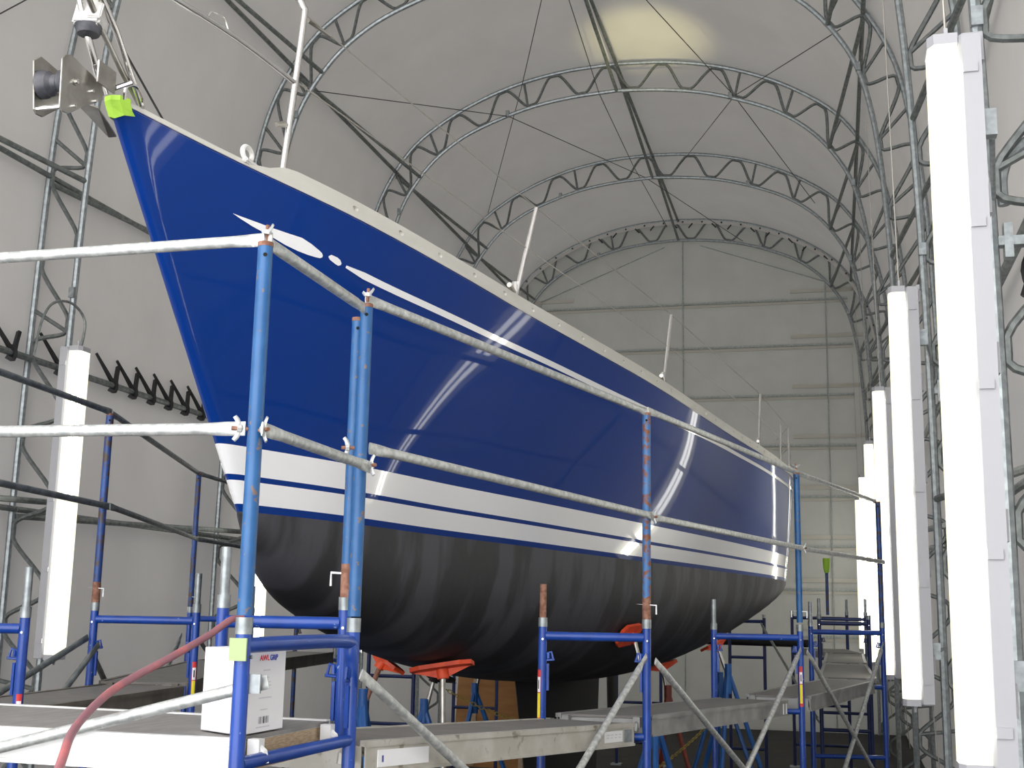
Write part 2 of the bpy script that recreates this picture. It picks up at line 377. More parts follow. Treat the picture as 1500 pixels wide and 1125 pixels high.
# ------------------------------------------------------------------ strip lights
def strip_light(y, side, label, ztop=4.06, h=2.6, wires=True, arm=.88):
    """side +1: on the right legs, glowing face towards the hull"""
    xf = .385 if side > 0 else -5.93
    s = side; t = thing('strip_light', label, 'light', (xf + s * .14, y, ztop - h), 'tall strip lights')
    z0, z1 = ztop - h, ztop
    def prof(w, d0, d1, ch):
        return [(xf + s * d0, y - w / 2 + ch), (xf + s * (d0 + ch * .6), y - w / 2), (xf + s * d1, y - w / 2), (xf + s * d1, y + w / 2), (xf + s * (d0 + ch * .6), y + w / 2), (xf + s * d0, y + w / 2 - ch)]
    bm = bmesh.new(); prism(bm, [(a, b, z0 + .035) for a, b in prof(.175, .0, .10, .035)], (0, 0, h - .07)); link('diffuser', bm, LCOVER, t)
    bm = bmesh.new(); prism(bm, [(a, b, z0) for a, b in prof(.20, .103, .18, .02)], (0, 0, h)); bmesh.ops.bevel(bm, geom=[e for e in bm.edges if e.calc_length() < .22], offset=.008, segments=1, affect='EDGES'); link('housing', bm, HOUS, t)
    for zc in (z0 + .014, z1 - .014):
        bm = bmesh.new(); prism(bm, [(a, b, zc - .02) for a, b in prof(.177, -.002, .102, .035)], (0, 0, .04)); link('end_cap', bm, HOUS, t)
    for yy in (y - .04, y + .04):
        for a, b in ((z0 + .08, z0 + h / 2 - .03), (z0 + h / 2 + .03, z1 - .08)):
            T('tube_lamp', [(xf + s * .06, yy, a), (xf + s * .06, yy, b)], .016, LTUBE, t, 8)
    for k in range(5):
        zz = z0 + .14 + (h - .28) * k / 4
        B('clip', (xf + s * .14, y - .104, zz), (.05, .010, .035), HOUS, t)
        B('clip', (xf + s * .184, y - .03, zz + .1), (.018, .06, .11), HOUS, t)
    B('hanger_tab', (xf + s * .07, y, z1 + .03), (.014, .035, .06), HOUS, t)
    B('hanger_tab', (xf + s * .07, y, z0 - .02), (.014, .035, .05), HOUS, t)
    if wires:
        T('hanging_wire', [(xf + s * .07, y, z1 + .04), (xf + s * .03, y - .02, z1 + 2.6)], .0045, LIFEL, t, 5)
        T('hanging_wire', [(xf + s * .17, y, z0), (xf + s * .22, y + .1, z0 - .6)], .004, LIFEL, t, 5)
    for zz in (z1 - .32, z0 + .32):
        B('mounting_bracket', (xf + s * .20, y, zz), (.06, .05, .10), GALV, t)
        T('mounting_arm', [(xf + s * .215, y, zz), (XB + s * 3.475, y + arm, zz)], .012, GALV, t, 6)
    return t
rl = ['nearest strip light, big and bright at the right edge', 'second strip light from the right edge of the picture', 'third strip light from the right edge', 'fourth strip light along the right side',
      'fifth strip light, small, along the right side', 'farthest small strip light on the right side']
for k, l in enumerate(rl): strip_light(.98 + 3.6 * (k + 1), 1, l)
ll = ['strip light hanging in front of the left truss leg', 'strip light half hidden between bow and scaffold post', 'strip light on the left side hidden behind the hull', 'last strip light on the left side behind the hull']
for k, l in enumerate(ll): strip_light(8.885 + 3.6 * k, -1, l, ztop=4.05, h=2.51, wires=False, arm=.17)
tag(T('conduit', smooth_path([(-6.05, 8.97, 4.03), (-6.07, 9.04, 4.31), (-6.11, 8.9, 4.44), (-6.14, 8.68, 4.39), (-6.14, 8.55, 4.2), (-6.16, 8.52, 3.92)], 6), .011, GALVD), 'looped grey conduit feeding the left strip light', 'conduit')

# ------------------------------------------------------------------ the yacht
SZ = [(3.55, 3.65), (5, 3.56), (6.5, 3.49), (8, 3.45), (10, 3.42), (12, 3.42), (14.6, 3.47)]
SB = [(3.55, 0), (4.0, .165), (4.7, .44), (5.4, .64), (6.2, .83), (7.0, 1.02), (8, 1.23), (9.1, 1.41), (10.4, 1.6), (11.5, 1.76), (12.6, 1.88), (13.7, 1.945), (14.6, 1.9)]
WB = [(4.68, 0), (5.05, .14), (6.17, .385), (7, .58), (8.1, .82), (9.05, 1.03), (10.2, 1.29), (11.4, 1.54), (12.4, 1.74), (13.3, 1.86), (14.2, 1.82)]
ZK = [(4.68, 2.345), (4.9, 2.15), (5.2, 2.0), (5.6, 1.89), (6, 1.81), (7, 1.665), (8, 1.56), (9, 1.48), (10, 1.43), (11, 1.44), (12, 1.55), (13, 1.78), (14.2, 2.25)]
ZW = 2.345
def stemY(z): return 3.55 + (3.65 - z) * (4.68 - 3.55) / (3.65 - ZW)
def endY(z): return 14.2 + (z - ZW) * .4 / 1.1
def beam(Y, z):
    bs = interp(SB, Y); zs = interp(SZ, Y)
    if Y < 4.68: bw = 0; z0 = 3.65 - (Y - 3.55) * (3.65 - ZW) / (4.68 - 3.55)
    else: bw = interp(WB, Y); z0 = ZW
    t = max(0, min(1.05, (z - z0) / max(1e-6, zs - z0)))
    p = 1 + .5 * max(0, min(1, (Y - 7.5) / 4))
    t = 1 - (1 - min(t, 1)) ** p
    return bw + (bs - bw) * t
boat = thing('sailing_yacht', 'dark blue sailing yacht with white stripes propped up inside the shed', 'yacht', (XC, 9, 0))
zrows = [2.345, 2.375, 2.465, 2.487, 2.597]
NU = 90
def row(zf):
    out = []
    for i in range(NU + 1):
        u = (i / NU) ** 1.7
        if isinstance(zf, float): z = zf; ys, ye = stemY(z), endY(z); Y = ys + (ye - ys) * u; zz = z
        else:
            f = zf[0]  # fraction between 2.597 and the sheer
            Y = 0; ys = stemY(2.597 + (3.65 - 2.597) * f); ye = endY(2.597 + (3.47 - 2.597) * f); Y = ys + (ye - ys) * u
            zz = 2.597 + (interp(SZ, Y) - 2.597) * f
        b = max(0, beam(Y, zz)) + .022 * (1 - math.exp(-(Y - ys) / .012)) * math.exp(-(Y - ys) / .5)
        if i == 0: b = 0
        out.append((b, Y, zz))
    return out
allrows = [row(z) for z in zrows] + [row((f,)) for f in (.08, .17, .27, .38, .5, .62, .74, .86, 1.0)]
def hull_piece(name, ra, rb, m):
    bm = bmesh.new()
    for s in (1, -1):
        g = [[bm.verts.new((XC + s * b, y, z)) for b, y, z in allrows[r]] for r in range(ra, rb + 1)]
        for a, c in zip(g, g[1:]):
            for k in range(NU):
                f = (a[k], a[k + 1], c[k + 1], c[k]) if s > 0 else (a[k + 1], a[k], c[k], c[k + 1])
                bm.faces.new(f)
    bmesh.ops.remove_doubles(bm, verts=bm.verts[:], dist=.0006)
    return link(name, bm, m, boat, True)
tops = hull_piece('hull_topsides', 4, 13, HULL)
tag(hull_piece('waterline_band', 0, 1, HULL), 'thin blue band above the black bottom')
tag(hull_piece('boot_stripe', 1, 2, WHITE), 'lower white stripe')
tag(hull_piece('stripe_gap', 2, 3, HULL), 'thin blue gap between the white stripes')
tag(hull_piece('boot_stripe', 3, 4, WHITE), 'upper white stripe')
# bottom
bm = bmesh.new(); NB = 70; NT = 18
for s in (1, -1):
    g = []
    for i in range(NB + 1):
        u = (i / NB) ** 1.5; Y = 4.68 + (14.2 - 4.68) * u; b = interp(WB, Y); zk = min(interp(ZK, Y), ZW - .001)
        b = max(0, b) + .022 * (1 - math.exp(-(Y - 4.68) / .012)) * math.exp(-(Y - 4.68) / .5)
        g.append([bm.verts.new((XC + s * b * math.cos(th) ** .75 if th < math.pi / 2 - .001 else XC, Y, ZW - (ZW - zk) * math.sin(th) ** .95)) for th in (math.pi / 2 * j / NT for j in range(NT + 1))])
    for a, c in zip(g, g[1:]):
        for k in range(NT):
            f = (a[k], a[k + 1], c[k + 1], c[k]) if s > 0 else (a[k + 1], a[k], c[k], c[k + 1])
            bm.faces.new(f)
bmesh.ops.remove_doubles(bm, verts=bm.verts[:], dist=.0008)
tag(link('hull_bottom', bm, ANTI, boat, True), 'matt black sanded underwater hull')
# transom
bm = bmesh.new(); ends = [r[-1] for r in allrows] ; zk = interp(ZK, 14.2)
loop = [(XC + b, y, z) for b, y, z in ends][::-1] + [(XC + 1.82 * math.cos(t) ** .75, 14.2, ZW - (ZW - zk) * math.sin(t) ** .95) for t in (math.pi / 2 * j / 8 for j in range(1, 8))] + [(XC, 14.2, zk)]
loop = loop + [(2 * XC - x, y, z) for x, y, z in loop[-2::-1]]
bm.faces.new([bm.verts.new(p) for p in loop]); bmesh.ops.triangulate(bm, faces=bm.faces[:]); link('transom', bm, HULL, boat)
# deck
bm = bmesh.new(); sh = allrows[-1]
g = [[bm.verts.new((XC + t * b, y, z - .004 + .05 * (1 - t * t) * min(1, b))) for t in (-1, -.75, -.4, 0, .4, .75, 1)] for b, y, z in sh[1:]]
for a, c in zip(g, g[1:]):
    for k in range(6): bm.faces.new((a[k], c[k], c[k + 1], a[k + 1]))
link('deck', bm, DECKW, boat, True)
bm = bmesh.new(); prism(bm, [(XC - .55, 7.2, 3.45), (XC + .55, 7.2, 3.45), (XC + .85, 11.2, 3.45), (XC - .85, 11.2, 3.45)], (0, 0, .27))
bmesh.ops.bevel(bm, geom=bm.edges[:], offset=.06, segments=3, affect='EDGES'); link('coachroof', bm, DECKW, boat, True)
# keel and rudder
bm = bmesh.new()
def foil(y0, y1, w_, z):
    r = []
    for k in range(9):
        u = k / 8; r.append((w_ * 2.6 * (u ** .5) * (1 - u) * .75 + .0, y0 + (y1 - y0) * u, z))
    return [(XC + a, b, c) for a, b, c in r] + [(XC - a, b, c) for a, b, c in r[-2:0:-1]]
def fin(name, a, b, m):
    bm = bmesh.new(); A = [bm.verts.new(p) for p in a]; Bv = [bm.verts.new(p) for p in b]; n = len(A)
    for i in range(n): bm.faces.new((A[i], A[(i + 1) % n], Bv[(i + 1) % n], Bv[i]))
    bm.faces.new(A); bm.faces.new(Bv[::-1]); return link(name, bm, m, boat, True)
fin('keel', foil(9.3, 12.9, .2, 1.6), foil(9.9, 12.7, .16, .34), KEEL)
fin('rudder', foil(13.3, 14.0, .06, 2.2), foil(13.45, 13.95, .04, .75), KEEL)
# cove stripe pieces: flat decals a hair proud of the skin
def decal(name, outline, m, s=1):
    top, bot = outline
    for s in (1, -1):
        bm = bmesh.new()
        A = [bm.verts.new((XC + s * (beam(y, z) + .0035 + .022 * math.exp(-(y - stemY(z)) / .5)), y - .002, z)) for y, z in top]
        C = [bm.verts.new((XC + s * (beam(y, z) + .0035 + .022 * math.exp(-(y - stemY(z)) / .5)), y - .002, z)) for y, z in bot]
        for i in range(len(A) - 1):
            try: bm.faces.new((A[i], A[i + 1], C[i + 1], C[i]))
            except Exception: pass
        link(name, bm, m, boat, True)
def cz(y): return interp([(4.2, 3.42), (4.748, 3.377), (4.99, 3.360), (5.41, 3.345), (5.86, 3.334), (6.38, 3.324), (7.09, 3.306), (8.06, 3.292), (9.97, 3.298), (11.2, 3.295), (12.3, 3.295), (14.2, 3.32)], y)
decal('cove_arrow', ([(4.14, 3.432), (4.18, 3.431), (4.24, 3.430), (4.33, 3.428), (4.41, 3.428), (4.475, 3.429), (4.53, 3.418), (4.575, 3.405), (4.595, 3.398), (4.604, 3.390)],
                     [(4.14, 3.4315), (4.18, 3.422), (4.24, 3.410), (4.33, 3.397), (4.41, 3.383), (4.475, 3.376), (4.53, 3.374), (4.575, 3.375), (4.595, 3.377), (4.604, 3.383)]), WHITE)
decal('cove_dash', ([(4.634, 3.396), (4.645, 3.404), (4.68, 3.402), (4.70, 3.396), (4.712, 3.386)], [(4.634, 3.392), (4.645, 3.384), (4.68, 3.375), (4.70, 3.372), (4.712, 3.378)]), WHITE)
ys = [4.742 + (14.1 - 4.742) * i / 80 for i in range(81)]
decal('cove_stripe', ([(y, cz(y) + (.014 if i else .007)) for i, y in enumerate(ys)], [(y, cz(y) - (.014 if i else .003)) for i, y in enumerate(ys)]), WHITE)
# toe rail with slots
def sheerpt(y, dv=0, off=0, s=1):
    z = interp(SZ, y); b = beam(y, z) + .022 * math.exp(-(y - 3.55) / .5)
    return Vector((XC + s * (b + off - .12 * max(0, dv)), y, z + dv))
for s in (1, -1):
    bm = bmesh.new(); H = .078
    ycell = [4.55 + .31 * k for k in range(33)]
    def hgt(y): return .02 + (H - .02) * max(0, min(1, (y - 4.20) / .13))
    def strip(y0, y1, n):
        for i in range(n):
            a, b = y0 + (y1 - y0) * i / n, y0 + (y1 - y0) * (i + 1) / n
            q = [(a, 0), (b, 0), (b, hgt(b)), (a, hgt(a))]
            for off in (.004, -.012): bm.faces.new([bm.verts.new(sheerpt(y, v, off, s)) for y, v in q])
            bm.faces.new([bm.verts.new(sheerpt(a, hgt(a), .004, s)), bm.verts.new(sheerpt(b, hgt(b), .004, s)), bm.verts.new(sheerpt(b, hgt(b), -.012, s)), bm.verts.new(sheerpt(a, hgt(a), -.012, s))])
    strip(3.58, 4.60, 14)
    y = 4.60
    while y < 14.3:
        yc = y + .10; y2 = y + .20   # holed cell then plain strip
        ring = [(yc + .017 * math.cos(a), .042 + .0115 * math.sin(a)) for a in (2 * math.pi * k / 12 + math.pi / 4 for k in range(12))]
        cor = [(y2, H), (yc + .02, H), (yc - .02, H), (y, H), (y, .042), (y, 0.0), (yc, 0), (y2, 0), (y2, .042)]
        sq = [(y2, H), (yc + .05, H), (yc - .05, H), (y, H), (y, .055), (y, .025), (y, 0), (yc - .05, 0), (yc + .05, 0), (y2, 0), (y2, .025), (y2, .055)]
        for off in (.004, -.012):
            A = [bm.verts.new(sheerpt(a, v, off, s)) for a, v in ring]; C = [bm.verts.new(sheerpt(a, v, off, s)) for a, v in sq]
            for k in range(12): bm.faces.new((A[k], A[(k + 1) % 12], C[(k + 1) % 12], C[k]))
        A = [bm.verts.new(sheerpt(a, v, .004, s)) for a, v in ring]; C = [bm.verts.new(sheerpt(a, v, -.012, s)) for a, v in ring]
        for k in range(12): bm.faces.new((A[k], A[(k + 1) % 12], C[(k + 1) % 12], C[k]))
        bm.faces.new([bm.verts.new(sheerpt(a, H, o, s)) for a, o in ((y, .004), (y2, .004), (y2, -.012), (y, -.012))])
        strip(y2, y2 + .11, 1); y = y2 + .11
    bmesh.ops.remove_doubles(bm, verts=bm.verts[:], dist=.0003)
    link('toe_rail', bm, RAILW, boat)
# stanchions, lifelines, pulpit
stY = [6.1, 8.33, 11.4, 13.7]
for s in (1, -1):
    tops_ = []; mids_ = []
    for y, lean in zip(stY, (.10, .05, .02, -.01)):
        b = sheerpt(y, .06, -.02, s); tp = b + V(s * lean, .03, .50); md = b.lerp(tp, .55)
        st = T('stanchion', [b, md, tp], [.0125, .0125, .010], STEEL, boat)
        T('stanchion_base', [b - V(0, 0, .02), b + V(0, 0, .09)], .018, STEEL, st)
        T('base_foot', [b + V(0, -.12, .045), b + V(0, -.02, .03)], .014, STEELD, st)
        tops_.append(tp); mids_.append(md)
    q = V(XC + s * .33, 4.33, 4.33)
    T('lifeline', ([q] if s > 0 else []) + tops_ + [V(XC + s * 1.75, 14.5, 3.98)], .0032, LIFEL, boat, 5)
    T('lifeline', ([V(XC + s * .31, 4.33, 4.04)] if s > 0 else []) + mids_ + [V(XC + s * 1.75, 14.5, 3.75)], .0032, LIFEL, boat, 5)
    if s > 0: T('turnbuckle', [q + V(0, .05, -.01), q + V(s * .05, .16, -.03)], .008, STEELD, boat, 6)
for s in (1, -1):
    # aft frame at the stern quarter
    T('pushpit_post', [(XC + s * 1.84, 13.4, 3.5), (XC + s * 1.84, 13.4, 4.0)], .012, STEEL, boat)
pul = bpy.data.objects.new('pulpit', None); COL.objects.link(pul); pul.parent = boat; pul.matrix_parent_inverse = Matrix.Translation(-parent_loc(boat)); 
def PT(name, pts, r, m=STEEL): 
    bm = bmesh.new(); tube(bm, pts, r, 10); o = link(name, bm, m, None, True); o.parent = pul; o.matrix_parent_inverse = Matrix.Identity(4) ; return o
bpy.context.view_layer.update()
for s in (1,):
    PT('pulpit_leg', smooth_path([(XC + s * .275, 4.32, 3.62), (XC + s * .285, 4.325, 3.75), (XC + s * .33, 4.33, 4.28), (XC + s * .325, 4.33, 4.36), (XC + s * .29, 4.27, 4.405), (XC + s * .22, 3.9, 4.42), (XC + s * .12, 3.3, 4.40), (XC, 3.12, 4.39)], 5), .0135)
    PT('pulpit_rail', smooth_path([(XC + s * .31, 4.33, 4.03), (XC + s * .24, 3.95, 4.05), (XC + s * .15, 3.56, 4.05), (XC + s * .05, 3.25, 4.06)], 4), .011)
PT('rail_eye', smooth_path([(XC + .20, 3.80, 4.06), (XC + .20, 3.83, 4.10), (XC + .21, 3.9, 4.11), (XC + .22, 3.93, 4.06)], 4), .004)
PT('front_leg', [(-2.35, 3.50, 3.66), (-2.35, 3.438, 3.735), (-2.35, 3.379, 3.816), (-2.35, 3.30, 3.95), (-2.35, 3.2, 4.2), (-2.35, 3.12, 4.4)], .0125)
PT('leg_sleeve', [(-2.35, 3.50, 3.655), (-2.35, 3.438, 3.737)], .016)
PT('raking_leg', [(-2.30, 3.657, 3.665), (-2.30, 3.527, 3.735), (-2.30, 3.373, 3.835), (-2.3, 3.2, 3.98)], .010, STEELD)
PT('raking_leg', [(-2.28, 3.62, 3.66), (-2.28, 3.51, 3.77), (-2.28, 3.434, 3.848), (-2.28, 3.3, 3.95), (-2.3, 3.15, 4.2)], .011)
T('forestay_wire', [(-2.30, 3.83, 3.665), (-2.30, 3.512, 3.825), (-2.3, 3.3, 3.95), (-2.3, 2.9, 4.3)], .004, ROPE, boat, 6)
# navigation light box
nl = B('navigation_light', (-2.335, 3.372, 3.874), (.095, .07, .105), NAVG, boat, Matrix.Rotation(R(-14), 3, 'X') @ Matrix.Rotation(R(10), 3, 'Z'), .008)
T('light_seal', [(-2.335, 3.362, 3.833), (-2.335, 3.362, 3.805)], [.048, .036], DRUB, nl, 14)
B('cover_plate', (-2.300, 3.34, 3.876), (.05, .014, .06), NAVG, nl, Matrix.Rotation(R(-14), 3, 'X') @ Matrix.Rotation(R(10), 3, 'Z'), .004)
T('screw', [(-2.285, 3.325, 3.905), (-2.285, 3.335, 3.905)], .004, STEELD, nl, 6)
# bow roller
br = bpy.data.objects.new('bow_roller', None); COL.objects.link(br); br.parent = boat; br.matrix_parent_inverse = Matrix.Translation(-parent_loc(boat))
def PB(o): o.parent = br; o.matrix_parent_inverse = Matrix.Identity(4); return o
def plate(x, yz, th):
    bm = bmesh.new(); prism(bm, [(x, y, z) for y, z in yz], (th, 0, 0)); bmesh.ops.bevel(bm, geom=bm.edges[:], offset=.002, segments=1, affect='EDGES'); return PB(link('cheek_plate', bm, STEELD))
plate(-2.292, [(3.171, 3.63), (3.185, 3.650), (3.205, 3.659), (3.235, 3.660), (3.34, 3.643), (3.395, 3.632), (3.405, 3.59), (3.297, 3.520), (3.225, 3.467), (3.19, 3.462), (3.178, 3.475)], .006)
plate(-2.416, [(3.20, 3.649), (3.235, 3.678), (3.335, 3.670), (3.42, 3.64), (3.44, 3.60), (3.36, 3.555), (3.27, 3.485), (3.235, 3.482), (3.222, 3.495)], .006)
def PTx(name, a, b, r, m, seg=14): bm = bmesh.new(); tube(bm, [a, b], r, seg); return PB(link(name, bm, m, None, True))
bm = bmesh.new(); xs = [(-2.408, .046), (-2.395, .046), (-2.385, .040), (-2.375, .040), (-2.362, .028), (-2.345, .028), (-2.333, .040), (-2.322, .040), (-2.312, .046), (-2.297, .046)]
tube(bm, [(x, 3.246, 3.585) for x, r in xs], [r for x, r in xs], 18); PB(link('roller', bm, DRUB, None, True))
PTx('roller_bolt', (-2.425, 3.246, 3.585), (-2.276, 3.246, 3.585), .008, STEEL, 8)
PTx('bolt_washer', (-2.286, 3.246, 3.585), (-2.282, 3.246, 3.585), .014, STEELD)
for y, z in ((3.247, 3.504), (3.335, 3.591), (3.358, 3.567)): PTx('roller_bolt', (-2.425, y, z), (-2.278, y, z), .006, STEEL, 8)
PTx('spacer_bar', (-2.41, 3.235, 3.50), (-2.292, 3.235, 3.50), .008, STEEL, 8)
bm = bmesh.new(); prism(bm, [(-2.40, 3.40, 3.60), (-2.30, 3.40, 3.56), (-2.335, 3.57, 3.53), (-2.365, 3.57, 3.53)], (0, 0, .006)); PB(link('stem_fitting', bm, STEELD))
PB(B('tack_plate', (-2.262, 3.375, 3.655), (.006, .10, .075), STEELD))
PTx('shackle_pin', (-2.29, 3.44, 3.64), (-2.22, 3.46, 3.67), .009, STEEL, 8)
bm = bmesh.new(); tube(bm, smooth_path([(-2.27, 3.50, 3.63), (-2.26, 3.49, 3.67), (-2.25, 3.53, 3.69), (-2.25, 3.57, 3.67), (-2.255, 3.585, 3.655)], 4), .006, 6); PB(link('shackle', bm, STEEL, None, True))
# masking tape wrapped round the stem head
bm = bmesh.new(); zz_ = [(3.665, 0), (3.650, 0), (3.625, .004), (3.606, -.003), (3.600, .0)]; A = []
for z, w in ((3.672, 0), (3.655, 0), (3.635, 0), (3.612, 0)):
    ys_ = stemY(min(z, 3.65)) - .006; A.append([bm.verts.new(p) for p in ((XC - .034, ys_ + .05, z), (XC - .030, ys_ + .006, z), (XC, ys_ - .004, z - (.012 if z < 3.62 else 0)), (XC + .030, ys_ + .006, z), (XC + .045 - w, ys_ + .05, z + (.012 if z < 3.62 else 0)))])
for a, b in zip(A, A[1:]):
    for k in range(4): bm.faces.new((a[k], a[k + 1], b[k + 1], b[k]))
bm.faces.new(A[0])
link('masking_tape', bm, TAPE, boat)
# closed chock on the port bow
bm = bmesh.new(); tube(bm, [(-2.135 + .002 * math.cos(a), 4.14 + .036 * math.cos(a), 3.668 + .026 * math.sin(a)) for a in (2 * math.pi * k / 16 for k in range(16))], .010, 8, closed=True, up=(1, 0, 0)); link('mooring_chock', bm, DECKW, boat, True)
B('chock_base', (-2.125, 4.17, 3.634), (.02, .14, .02), DECKW, boat, None, .005)
T('rail_clamp', [(-2.085, 4.27, 3.835), (-2.065, 4.31, 3.85)], [.010, .014], STEELD, boat)

# ------------------------------------------------------------------ scaffolding
def wing_nut(p, d, parent, m=RAIL):
    p = V(p); d = V(d).normalized(); o = T('wing_bolt', [p, p + d * .045], .006, RUST, parent, 6)
    side = V(0, 0, 1) if abs(d.z) < .8 else V(.8, -.6, 0)
    bm = bmesh.new()
    tube(bm, [p + d * .018, p + d * .030], .013, 8)
    for q in (1, -1): tube(bm, [p + d * .024 + side * q * .008, p + d * .030 + side * q * .024, p + d * .038 + side * q * .034], [.008, .007, .006], 6, flat=[(1, .5)] * 3)
    link('wing_nut', bm, m, parent, True)
def scaffold_frame(label, a, b, z=1.89, spig=(False, False), zr=1.44, low=.82, arched=False, m=BLUE, sticker=None, clips=(1, 1), group='blue scaffold frames', ledge=True):
    a = V(*a, 0); b = V(*b, 0); mid = (a + b) / 2; t = thing('scaffold_frame', label, 'scaffold', mid, group); d = (b - a).normalized(); nrm = V(-d.y, d.x, 0)
    for i, p in enumerate((a, b)):
        T('leg', [p + V(0, 0, .02), p + V(0, 0, z)], .0215, m, t, 12)
        T('collar', [p + V(0, 0, z), p + V(0, 0, z + .045)], .0235, GALV, t, 12)
        B('base_plate', p + V(0, 0, .01), (.14, .14, .02), GALV, t)
        if spig[i]: T('spigot', [p + V(0, 0, z + .045), p + V(0, 0, z + .21)], .0175, GALV if spig[i] is True else RUST, t, 12)
        if clips[i]:
            e = d if i == 0 else -d; q = p + V(0, 0, 1.76)
            bm = bmesh.new(); tube(bm, [q, q + e * .045 + V(0, 0, .012), q + e * .055 + V(0, 0, -.03)], .006, 6); tube(bm, [q + V(0, 0, -.03), q + e * .06 + V(0, 0, -.025)], .006, 6)
            tube(bm, [q + e * .03 + V(0, 0, .01), q + e * .03 + V(0, 0, -.02)], .009, 6); c = link('brace_lock', bm, m, t, True)
            B('lock_bar', q + e * .028 + V(0, 0, -.11), (.012, .012, .13), m, c)
            for qq in (.055, -.055): pass
            T('rivet', [p + V(0, 0, z - .06) - nrm * .03, p + V(0, 0, z - .06) + nrm * .03], .005, STEEL, t, 6)
    if arched: T('top_bar', smooth_path([a + V(0, 0, z - .030), b - d * .08 + V(0, 0, z - .028), b - d * .02 + V(0, 0, z - .06), b + V(0, 0, z - .14)], 4), .0215, m, t, 12)
    else: T('top_bar', [a + d * .015 + V(0, 0, z - .045), b - d * .015 + V(0, 0, z - .045)], .0215, m, t, 12)
    T('ledger_bar', [a + d * .015 + V(0, 0, zr), b - d * .015 + V(0, 0, zr)], .019, m, t, 10) if ledge else None
    T('ledger_bar', [a + d * .015 + V(0, 0, low), b - d * .015 + V(0, 0, low)], .019, m, t, 10)
    T('ledger_bar', [a + d * .015 + V(0, 0, .3), b - d * .015 + V(0, 0, .3)], .019, m, t, 10)
    if sticker is not None:
        p = (a, b)[sticker[0]]; zc = sticker[1]; hh = sticker[2]; fn = V(*sticker[3], 0).normalized(); sd = V(-fn.y, fn.x, 0)
        def curved(z0, z1, m_, r=.0222, half=.55, nm='warning_sticker'):
            bm = bmesh.new(); A = []
            for k in range(5):
                ang = -half + 2 * half * k / 4; v = p + (fn * math.cos(ang) + sd * math.sin(ang)) * r
                A.append((bm.verts.new(v + V(0, 0, z0)), bm.verts.new(v + V(0, 0, z1))))
            for u, v in zip(A, A[1:]): bm.faces.new((u[0], v[0], v[1], u[1]))
            return link(nm, bm, m_, t, True)
        curved(zc - hh / 2, zc + hh / 2, REDS); curved(zc - hh * .42, zc + hh * .05, YEL, .0226, .42, 'sticker_panel'); curved(zc + hh * .07, zc + hh * .36, CARD, .0226, .42, 'sticker_panel')
        curved(zc + hh * .13, zc + hh * .30, LBLACK, .0229, .15, 'sticker_symbol')
    return t
def guard_post(label, p, z0=1.935, z1=2.985, m=BLUEP, bolts=(), rustfoot=False, pin=True):
    p = V(*p, 0); t = thing('guard_post', label, 'post', p + V(0, 0, z0), 'blue guard rail posts')
    T('post_tube', [p + V(0, 0, z0), p + V(0, 0, z1)], .0215, m, t, 12)
    T('post_rim', [p + V(0, 0, z1 - .012), p + V(0, 0, z1 + .001)], .0222, RUST, t, 12)
    if rustfoot: T('rusty_foot', [p + V(0, 0, z0 - .002), p + V(0, 0, z0 + .11)], .0222, RUST, t, 12)
    dirn = -p.normalized()
    T('pin_hole', [p + V(0, 0, z1 - .04) + dirn * .019, p + V(0, 0, z1 - .04) + dirn * .0222], .006, HOLE, t, 8)
    for d, z in bolts: wing_nut(p + V(*d).normalized() * .02 + V(0, 0, z), d, t)
    if pin: T('locking_pin', [p + V(.05, -.01, z0 + .03), p + V(.05, -.01, z0 + .075), p + V(-.055, -.01, z0 + .08), p + V(-.055, -.01, z0 + .035)], .0045, CARD, t, 6)
    return t
def rail(name, label, a, b, cat='rail', r=.0175, m=RAIL, group='galvanised guard rails'):
    a = V(a); b = V(b); L_ = (b - a).length; d = (b - a) / L_
    pts = [a - d * .02, a + d * .04, a + d * .10, a + d * (L_ / 2), b - d * .10, b - d * .04, b + d * .02]
    fl = [(1.15, .22), (1.15, .22), (1, 1), (1, 1), (1, 1), (1.15, .22), (1.15, .22)]
    return tag(T(name, pts, r, m, None, 10, flat=fl), label, cat, group)
PA, PB_ = (-1.553, 3.157), (-1.524, 3.891)
PC, PC2 = (-.915, 6.318), (-1.42, 6.2)
PD, PD2 = (-.242, 9.093), (-.83, 9.0)
PE, PE2 = (.388, 11.402), (-.21, 11.3)
LN, LNo = (-3.29, 4.65), (-3.95, 4.45)
L1i, L1o = (-3.36, 6.25), (-3.92, 6.15)
L2i, L2o = (-4.36, 8.98), (-4.88, 8.97)
F0a, F0b = (-3.9, 3.157), (-3.9, 3.891)
scaffold_frame('blue scaffold frame around the paint box with two tall posts', PA, PB_, 1.885, zr=1.545, arched=True)
scaffold_frame('blue scaffold frame at the left end of the front walkway', F0a, F0b, 1.885, zr=1.545)
PQ1, PQ2 = (-2.06, 4.02), (-1.64, 4.1)
scaffold_frame('narrow blue scaffold frame behind the paint box', PQ1, PQ2, 1.955, spig=(True, False), zr=1.47, clips=(0, 1))
B('brace_lug', (PA[0] + .036, PA[1] + .012, 1.755), (.032, .008, .05), GALV, bpy.data.objects['scaffold_frame'])
B('tape_patch', (PA[0] - .002, PA[1] - .024, 1.845), (.05, .006, .06), TAPEOLD, bpy.data.objects['scaffold_frame'])
scaffold_frame('blue scaffold frame with a rusty spigot under mid hull', PC2, PC, 1.895, spig=('r', False), zr=1.37, sticker=(0, 1.56, .25, (-.7, -1)))
scaffold_frame('blue scaffold frame with a yellow warning sticker on its right leg', PD2, PD, 1.875, spig=(True, False), zr=1.33, sticker=(1, 1.50, .27, (0, -1)))
scaffold_frame('blue scaffold frame next to the third strip light', PE2, PE, 1.90, spig=(True, False), zr=1.40)
